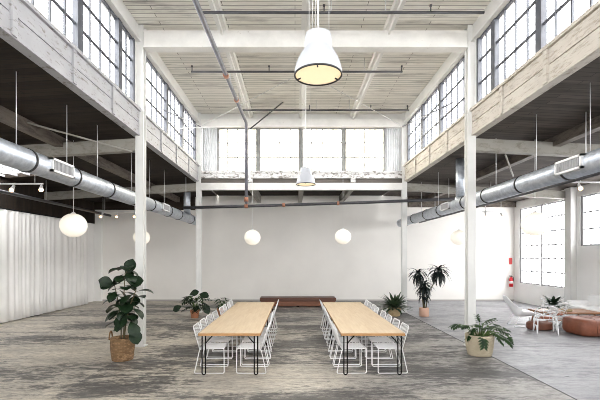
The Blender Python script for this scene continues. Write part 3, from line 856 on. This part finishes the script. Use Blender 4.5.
def pot(t, r0, r1, h, mat, lip=True, saucer=False):
    m = MB()
    prof = [(.001,0),(r0,0)]
    if lip: prof += [(r0+(r1-r0)*.75,h*.72),(r1,h*.74),(r1+.008,h),(r1-.015,h),(r1-.02,h-.04)]
    else: prof += [(r0+.01,.01),(r1,h-.01),(r1-.004,h),(r1-.018,h),(r1-.02,h-.04)]
    m.lathe(prof, 30); p = m.build('pot', mat, t)
    m = MB(); m.lathe([(r1-.02,h-.04),(.001,h-.035)], 20); m.build('soil', M['soil'], t)
    return p

# fiddle-leaf fig
t = thing('fiddle_leaf_fig', 'tall fiddle-leaf fig in a brown seagrass basket', 'potted plant', (-3.50,8.12,0))
basket(t, .205, .232, .45, M['basket'], 'basket', 2)
r_ = random.Random(3)
st = MB(); lf = MB()
stems = [[(.02,.0,.42),(.04,.0,.9),(.02,.02,1.35),(.05,0,1.72),(.12,.0,1.88)],
         [(-.04,.03,.42),(-.05,.04,.8),(-.12,.05,1.2),(-.20,.06,1.55)],
         [(.05,-.04,.42),(.10,-.06,.8),(.20,-.08,1.15),(.30,-.06,1.42)]]
def along(path, f):
    n = len(path)-1; i = min(n-1, int(f*n)); g = f*n-i
    return Vector(path[i])*(1-g)+Vector(path[i+1])*g
for sp in stems: st.tube(sp, [.014,.012,.010,.008,.006][:len(sp)], 7)
for q, (sp, cnt) in enumerate(zip(stems, (24,16,17))):
    for k in range(cnt):
        f = .25 + .74*k/(cnt-1)
        p = along(sp, f)
        a = k*2.4 + q
        el = r_.uniform(-.5,.35) + (.6 if f > .93 else 0)
        d = Vector((math.cos(a), math.sin(a)*.8, el))
        L = r_.uniform(.24,.34)
        st.tube([p, p+d.normalized()*.05], .004, 5)
        lf.leaf(p+d.normalized()*.04, d, (0,0,1), L, L*.80, obov, r_.uniform(.5,1.2), r_.uniform(.05,.3), 7)
# low hanging leaves, as beside the rim
for d, p, L in (((-.75,-.3,-.35),(-.05,-.02,1.0),.36),((.55,-.4,-.7),(.2,-.1,.78),.34),((.7,-.35,-1.0),(.22,-.1,.66),.36),((-.05,-.7,-.6),(.05,-.05,.95),.36),((.35,-.8,-.2),(.1,-.08,1.15),.34),((-.3,-.5,.1),(.0,0,.62),.2)):
    lf.leaf(p, d, (0,-.3,1), L, L*.75, obov, .5, .12, 7)
for d, p, L in (((.25,0,1),(.10,0,1.72),.34),((-.9,0,.15),(-.2,.05,1.5),.32),((-.6,-.5,.3),(-.2,.05,1.52),.3),((.9,-.2,.2),(.12,0,1.55),.32)):
    lf.leaf(p, d, (0,-1,.4), L, L*.78, obov, .3, .15, 7)
st.build('stems', M['stem'], t); lf.build('foliage', M['leaf_fig'], t)

def split_leaf(mb, base, d, up, L, W, lobes=5, droop=.4):
    """a lobed leaf: a central strip and pairs of finger lobes"""
    base = Vector(base); d = Vector(d).normalized(); side = d.cross(Vector(up)).normalized(); nrm = side.cross(d)
    mb.leaf(base, d, up, L, W*.34, lance, droop, .1, 6)
    for s in (-1,1):
        for k in range(lobes):
            f = .06+.78*k/(lobes-1)
            p = base + d*(L*f) - nrm*(droop*.25*L*f*f)
            dd = (side*s*(1-.35*f) + d*(.25+.55*f) - Vector((0,0,.12)))
            mb.leaf(p, dd, up, W*(.58-.12*abs(f-.35)), W*.2, lance, droop*.8, .1, 4)

# split-leaf philodendron by the column
t = thing('split_leaf_plant', 'low spreading split-leaf plant in a pale woven basket', 'potted plant', (3.93,8.52,0))
basket(t, .24, .29, .43, M['basket_white'])
st = MB(); lf = MB()
specs = [((-.62,.0,.86),(-.5,-.2,-.15),.26),((-.34,.0,.80),(-.8,-.3,-.1),.28),((-.08,-.05,.83),(-.55,-.4,.1),.30),((.10,.05,.92),(.5,-.2,.25),.32),((.02,-.15,.70),(-.1,-.6,.35),.30),
         ((.28,-.1,.72),(.6,-.4,.05),.30),((.42,.0,.62),(.75,-.2,-.15),.30),((.33,-.2,.55),(.5,-.6,-.5),.30),((.50,-.1,.42),(.6,-.3,-.7),.32),((-.10,-.27,.50),(-.10,-.35,-1),.36),
         ((.18,-.22,.58),(.4,-.6,-.2),.28),((-.25,.15,.7),(-.5,.5,.1),.3),((.2,.25,.75),(.3,.6,.1),.3),((0,.1,.88),(-.1,.3,.7),.26),((.58,.05,.55),(.6,0,-.5),.26),
 ((-.22,-.12,.74),(-.5,-.3,-.2),.26),((-.5,.08,.80),(-.6,.1,-.3),.24),((.12,-.1,.8),(.2,-.5,.1),.26),((-.02,.0,.66),(-.4,-.3,.5),.24),((.32,.1,.84),(.6,.1,-.1),.26),((.25,-.22,.46),(.5,-.4,-.6),.26),((-.3,-.1,.55),(-.6,-.2,-.5),.26),((.44,-.12,.78),(.7,-.1,-.3),.24),((.64,-.05,.40),(.3,-.1,-.8),.24)]
for p, d, L in specs:
    p = Vector((p[0]*.86+.05, p[1], .40+(p[2]-.42)*.58)); L *= .68; c = Vector((p.x*.25,p.y*.25,.40))
    mid = (c+p)*.5 + Vector((0,0,.09))
    st.tube([c, mid, p], [.010,.008,.006], 6)
    split_leaf(lf, p, d, (0,-.25,1) if d[2] > -.8 else (0,-1,.2), L, L*.98)
st.build('stems', M['stem_green'], t); lf.build('foliage', M['leaf_mid'], t)

# two terracotta plants past the tables, curtain side
t = thing('monstera', 'broad-leaved plant in terracotta pot, standing clear of the chairs', 'potted plant', (-3.42,13.65,0))
pot(t, .12, .155, .27, M['terracotta'])
st = MB(); lf = MB(); r_ = random.Random(5)
for k in range(24):
    a = k*2.4; rr = r_.uniform(.12,.32); z = r_.uniform(.30,.78)
    p = Vector((rr*math.cos(a), rr*math.sin(a)*.8, z)); c = Vector((0,0,.27))
    st.tube([c, (c+p)*.5+Vector((0,0,.08)), p], .007, 6)
    split_leaf(lf, p, (math.cos(a), math.sin(a), r_.uniform(-.6,.1)), (0,0,1), r_.uniform(.22,.32), .30, 4)
for (x,z,dx,dz) in ((-.42,.42,-.8,-.4),(-.15,.80,.7,.3),(.18,.82,.8,-.1),(.35,.45,.4,-.7)):
    lf.leaf((x,-.1,z), (dx,-.2,dz), (0,-1,.5), .34, .24, obov, .4, .1)
    st.tube([(0,0,.27),(x*.6,-.05,z*.8),(x,-.1,z)], .007, 6)
st.build('stems', M['stem_green'], t); lf.build('foliage', M['leaf_fig'], t)
t = thing('rubber_plant', 'small leafy plant in terracotta pot, half hidden by chair backs', 'potted plant', (-2.58,14.05,0))
pot(t, .12, .16, .28, M['terracotta'])
st = MB(); lf = MB(); r_ = random.Random(8)
for k in range(46):
    a = k*2.4; f = k/46
    p = Vector((.16*math.cos(a)*(.3+f*.7), .16*math.sin(a)*(.3+f*.7), .28+.36*f))
    if k % 6 == 0: st.tube([(0,0,.25), p], .006, 5)
    lf.leaf(p, (math.cos(a), math.sin(a), r_.uniform(-.3,.7)), (0,0,1), r_.uniform(.14,.22), .10, lance, .6, .15, 5)
st.build('stems', M['stem_green'], t); lf.build('foliage', M['leaf_mid'], t)

# nest fern, window side
t = thing('nest_fern', 'bushy fern in straw basket near the end wall column', 'potted plant', (3.50,14.1,0))
basket(t, .19, .22, .30, M['basket_straw'])
lf = MB(); r_ = random.Random(11)
for k in range(85):
    a = k*2.399; f = (k+.5)/85
    el = 1.35 - 1.25*f + r_.uniform(-.1,.1)
    d = Vector((math.cos(a)*math.cos(el), math.sin(a)*math.cos(el), math.sin(el)))
    lf.leaf(Vector((.05*math.cos(a), .05*math.sin(a), .27)), d, (0,0,1), r_.uniform(.50,.72), .12, strap_, r_.uniform(.3,1.0), .2, 6)
lf.build('foliage', M['leaf_fern'], t)

# dracaena
t = thing('dracaena', 'tall dark dracaena with three leaf crowns in a blush pot', 'potted plant', (4.52,14.0,0))
pot(t, .155, .165, .30, M['blush'], lip=False)
st = MB(); lf = MB(); r_ = random.Random(13)
heads = [((-.20,.0,1.40),46,.48,(0,0,1)),((.52,.03,1.50),60,.56,(0,0,1)),((-.02,-.05,.98),44,.44,(0,0,1)),((.02,.05,.92),24,.42,(0,0,1)),((-.02,-.04,.66),20,.36,(0,0,1))]
for (h, cnt, L, up) in heads:
    h = Vector(h)
    st.tube([(h.x*.12,h.y,.26),(h.x*.35,h.y,h.z*.55),(h.x,h.y,h.z)], [.022,.018,.015], 7)
    for k in range(cnt):
        a = k*2.399; f = (k+.5)/cnt
        el = 1.3 - 1.7*f
        d = Vector((math.cos(a)*math.cos(el), math.sin(a)*math.cos(el), math.sin(el)))
        lf.leaf(h + Vector((0,0,.12*(1-f))), d, (0,0,1), L*r_.uniform(.8,1.15), .075, strap_, r_.uniform(1.3,2.1), .2, 7)
st.build('canes', M['stem'], t); lf.build('foliage', M['leaf_dark'], t)

# ------------------------------------------------------------------ lounge
def shell_chair(name, label, loc, rz, seat_w, back_h, recline, group):
    """white moulded lounge chair on a rod base, facing +x"""
    t = thing(name, label, 'lounge chair', loc, rz, group)
    n = 14; mcols = 12
    # profile from seat front to back top (x, z)
    prof = []
    for i in range(n+1):
        f = i/n
        if f < .45:
            g = f/.45; prof.append((.40-.62*g, .40-.07*math.sin(g*PI*.6)-.02*g))
        else:
            g = (f-.45)/.55; prof.append((-.22-recline*g-.03*math.sin(g*PI), .325+(back_h-.325)*g**.92))
    m = MB(); vs = []; fs = []
    for i, (x, z) in enumerate(prof):
        f = i/n
        w = seat_w*(.5 if f < .75 else .5*math.sqrt(max(.12, 1-((f-.75)/.27)**2)))
        w *= .86+.14*math.sin(min(1,f*1.5)*PI)
        for k in range(mcols+1):
            u = -1+2*k/mcols
            up = .17*abs(u)**3*math.sin(min(1,f*1.15)*PI)**.7 if 0 < f < .98 else 0
            vs.append((x + up*.8*(f > .45), u*w, z+up*(1.1 if f <= .6 else .25)))
    for i in range(n):
        for k in range(mcols):
            a = i*(mcols+1)+k; fs.append((a,a+1,a+mcols+2,a+mcols+1))
    m.add(vs, fs, True)
    sh = m.build('seat_shell', M['white_shell'], t)
    so = sh.modifiers.new('thickness','SOLIDIFY'); so.thickness = .022
    ss = sh.modifiers.new('smooth','SUBSURF'); ss.levels = 1; ss.render_levels = 1
    hw = seat_w*.36
    for s in (-1,1):
        m = MB(); m.tube(rounded([(.24,s*hw,.355),(.33,s*hw,.012),(-.36,s*hw,.012),(-.20,s*hw,.315)], .04), .011, 7); m.build('leg', M['wire'], t)
    m = MB()
    m.tube([(.24,-hw,.35),(.24,hw,.35)], .010, 6); m.build('cross_bar', M['wire'], t)
    m = MB(); m.tube([(-.20,-hw,.312),(-.20,hw,.312)], .010, 6); m.build('cross_bar', M['wire'], t)
    return t
shell_chair('lounge_chair', 'white high-backed lounge chair at the end of the lounge nearest the column', (6.85,12.0,0), R(-8), .72, .92, .30, 'white lounge chairs')
def rod_chair(label, loc, rz, group):
    t = thing('lounge_chair', label, 'lounge chair', loc, rz, group); t.scale = (.74,.74,1.08)
    hw = .30
    for s in (-1,1):
        m = MB(); m.tube(rounded([(.30,s*hw,.40),(.36,s*(hw+.03),.012),(.10,s*(hw+.02),.20),(-.16,s*(hw+.02),.20),(-.34,s*(hw+.03),.012),(-.26,s*hw,.37)], .03), .020, 7); m.build('leg', M['wire'], t)
    m = MB(); rim = []
    for k in range(28):
        a = 2*PI*k/28
        rim.append((.36*math.cos(a)-.02, .36*math.sin(a), .52 - .20*math.cos(a) if math.cos(a) < 0 else .52-.10*math.cos(a)))
    m.tube(rim, .013, 7, closed=True)
    for k in range(9):
        p = rim[k*3]; m.tube([p, (p[0]*.75,p[1]*.75,.40), (p[0]*.3-.02,p[1]*.3,.36)], .005, 5)
    for f in (.6,.85):
        m.tube([(p[0]*f-.01,p[1]*f,.36+(p[2]-.36)*(f**2.2)) for p in rim], .005, 5, closed=True)
    m.build('wire_seat', M['wire'], t)
    m = MB(); m.tube([(.30,-hw,.40),(.30,hw,.40)], .012, 6); m.build('cross_bar', M['wire'], t)
    m = MB(); m.tube([(-.26,-hw,.37),(-.26,hw,.37)], .012, 6); m.build('cross_bar', M['wire'], t)
    m = MB(); m.lathe([(.001,.375),(.17,.372),(.205,.39),(.19,.42),(.001,.43)], 24); m.build('seat_pad', M['leather'], t)
rod_chair('white rod-framed tub chair facing the coffee table, beside high-backed chair', (6.80,10.85,0), R(70), 'white lounge chairs')
rod_chair('white rod-framed tub chair beside the tan leather pouf', (7.55,11.52,0), R(100), 'white lounge chairs')

t = thing('coffee_table', 'low walnut coffee table in the lounge', 'coffee table', (8.32,12.4,0))
m = MB(); m.bbox((-.85,-.45,.36),(.85,.45,.42), .01); m.build('tabletop', M['walnut'], t)
for sx in (-1,1):
    for sy in (-1,1):
        m = MB(); m.tube([(sx*.7,sy*.35,.36),(sx*.76,sy*.38,0)], [.03,.02], 10); m.build('leg', M['walnut'], t)
m = MB(); m.bbox((-.68,-.33,.14),(.68,.33,.165), .005); m.build('lower_shelf', M['walnut'], t)
t = thing('table_plant', 'small leafy plant in a white bowl on the coffee table', 'potted plant', (7.93,12.3,.42))
m = MB(); m.lathe([(.001,0),(.12,0),(.15,.06),(.17,.20),(.155,.20),(.15,.15),(.001,.15)], 28); m.build('bowl', M['ceramic'], t)
lf = MB(); r_ = random.Random(21)
for k in range(40):
    a = k*2.4; el = 1.3-1.2*(k/40)
    lf.leaf((.03*math.cos(a),.03*math.sin(a),.16), (math.cos(a)*math.cos(el),math.sin(a)*math.cos(el),math.sin(el)), (0,0,1), r_.uniform(.32,.50), .12, lance, .7, .15, 5)
lf.build('foliage', M['leaf_fig'], t)
t = thing('tray', 'small tan woven tray on the coffee table beside the plant', 'tray', (8.25,12.15,.42))
m = MB(); m.lathe([(.001,0),(.13,0),(.16,.06),(.15,.06),(.125,.012),(.001,.012)], 24); m.build('tray_bowl', M['basket_straw'], t)

def cushion(mb, hx, hy, z0, h, n=14, p=3.2):
    vs = []; fs = []
    nu, nv = 28, 9
    for i in range(nv+1):
        e = -PI/2+PI*i/nv
        ce = max(.0001, math.cos(e))**.28; se = math.copysign(abs(math.sin(e))**.42, math.sin(e))
        for k in range(nu):
            a = 2*PI*k/nu
            ca = math.copysign(abs(math.cos(a))**(2/p), math.cos(a)); sa = math.copysign(abs(math.sin(a))**(2/p), math.sin(a))
            vs.append((hx*ca*ce, hy*sa*ce, z0+h/2+h/2*se))
    for i in range(nv):
        for k in range(nu):
            l = (k+1) % nu; fs.append((i*nu+k,i*nu+l,(i+1)*nu+l,(i+1)*nu+k))
    mb.add(vs, fs, True)
t = thing('leather_pouf', 'big tan leather pouf on the concrete floor', 'pouf', (7.95,10.75,0))
m = MB(); cushion(m, .57, .48, 0, .46, p=4.5); m.build('pouf_body', M['leather'], t)
for s in (-.18,.18):
    m = MB(); m.tube([(s,-.478,.10),(s,-.478,.30),(s,-.455,.41),(s,-.37,.458),(s,.3,.461)], .006, 6); m.build('seam', M['leather_dark'], t)
t = thing('floor_cushion', 'brown leather floor cushion under the rod-framed chairs', 'cushion', (6.98,11.42,0))
m = MB(); cushion(m, .34, .19, 0, .24); m.build('cushion_body', M['leather_dark'], t)

t = thing('sofa', 'white upholstered sofa along the side wall of the lounge', 'sofa', (9.65,12.6,0), 0)
m = MB(); m.bbox((-.45,-1.0,.10),(.45,1.0,.30), .03); m.build('base', M['white_cloth'], t)
for s in (-.5,.5):
    m = MB(); cushion(m, .40, .47, .28, .2, p=6); ob = m.build('seat_cushion', M['white_cloth'], t); ob.location = (-.06,s,0)
m = MB(); m.bbox((.27,-1.0,.28),(.5,1.0,.80), .05); m.build('backrest', M['white_cloth'], t)
for s in (-1,1):
    m = MB(); m.bbox((-.45,s*1.0-.09,.10),(.45,s*1.0+.09,.60), .05); m.build('armrest', M['white_cloth'], t)
for sx in (-.38,.38):
    for sy in (-.9,.9):
        m = MB(); m.tube([(sx,sy,0),(sx,sy,.11)], .02, 8); m.build('leg', M['black'], t)
t = thing('daybed', 'white low daybed beside the leather pouf', 'daybed', (9.4,10.75,0), R(0))
m = MB(); cushion(m, .78, .34, .30, .20, p=7); m.build('mattress', M['white_cloth'], t)
m = MB(); m.bbox((-.76,-.32,.25),(.76,.32,.30), .01); m.build('frame', M['walnut'], t)
for sx in (-.68,.68):
    m = MB(); m.tube(rounded([(sx,-.28,.25),(sx,-.28,.012),(sx,.28,.012),(sx,.28,.25)], .03), .012, 7); m.build('leg', M['wire'], t)

# ------------------------------------------------------------------ fire extinguisher
t = thing('fire_extinguisher', 'red fire extinguisher on the back wall near the corner', 'fire extinguisher', (10.08,18.66,.68))
m = MB(); m.lathe([(.001,0),(.075,0),(.085,.02),(.085,.36),(.06,.42),(.03,.44),(.03,.47)], 24); m.build('cylinder_body', M['red'], t)
m = MB(); m.lathe([(.086,.15),(.087,.15),(.087,.26),(.086,.26)], 24); m.build('paper_label', M['ceramic'], t)
m = MB(); m.box((-.03,-.02,.46),(.03,.02,.50)); m.box((-.10,-.012,.50),(.04,.012,.52)); m.box((-.10,-.012,.46),(-.02,.012,.475)); m.build('valve', M['dkgrey'], t)
m = MB(); m.tube([(.03,0,.48),(.10,0,.46),(.115,0,.36),(.10,0,.2)], .011, 7); m.build('hose', M['dkgrey'], t)
m = MB(); m.box((-.04,.07,.30),(.04,.135,.36)); m.build('wall_mount', M['dkgrey'], t)
m = MB(); m.box((10.05,YB-.012,1.72),(10.2,YB-.001,2.02)); tag(m.build('wall_sign', M['redsign']), 'small red placard above the fire extinguisher', 'sign')

# ------------------------------------------------------------------ light
w = bpy.data.worlds.new('overcast_sky'); scn.world = w; w.use_nodes = True
bg = w.node_tree.nodes['Background']; bg.inputs['Color'].default_value = (1,.985,.955,1); bg.inputs['Strength'].default_value = 5.0
def portal(loc, rot, sx, sy, nm):
    l = bpy.data.lights.new(nm, 'AREA'); l.shape = 'RECTANGLE'; l.size = sx; l.size_y = sy
    l.cycles.is_portal = True
    o = bpy.data.objects.new(nm, l); COL.objects.link(o); o.location = loc; o.rotation_euler = rot
portal((XL-.3, 5.6, 6.28), (0, R(-90), 0), 1.6, 18.6, 'daylight_portal')
portal((XR+.3, 5.6, 6.28), (0, R(90), 0), 1.6, 18.6, 'daylight_portal')
portal((.24, YE+.3, 6.1), (R(-90),0,0), 6.5, 1.7, 'daylight_portal')
portal((WR+.25, W1[0]+1.6, 2.57), (0, R(90), 0), 3.4, 3.3, 'daylight_portal')
portal((WR+.25, 11.8, 3.37), (0, R(90), 0), 1.85, 5.3, 'daylight_portal')
portal((WR+.25, 6.1, 3.37), (0, R(90), 0), 1.85, 5.5, 'daylight_portal')
for f in FW+[FT]: portal(((f[0]+f[1])/2, YF-.3, (f[2]+f[3])/2), (R(90),0,0), f[1]-f[0]+.1, f[3]-f[2]+.1, 'daylight_portal')
portal((-8.7, 11.4, 4.85), (0,0,0), 1.4, 3.0, 'daylight_portal')

# ------------------------------------------------------------------ camera
cam = bpy.data.cameras.new('camera'); co = bpy.data.objects.new('camera', cam); COL.objects.link(co)
co.location = (0,0,2.09); co.rotation_euler = (R(90),0,0)
cam.sensor_width = 36; cam.lens = 24; cam.shift_x = 5/600; cam.shift_y = 56.5/600
cam.clip_start = .05; cam.clip_end = 200
scn.camera = co
scn.view_settings.view_transform = 'Standard'; scn.view_settings.look = 'None'
scn.view_settings.gamma = 1; scn.view_settings.exposure = 1.74
scn.view_settings.use_curve_mapping = False
scn.cycles.filter_width = .9
scn.cycles.max_bounces = 14; scn.cycles.diffuse_bounces = 8; scn.cycles.transparent_max_bounces = 16
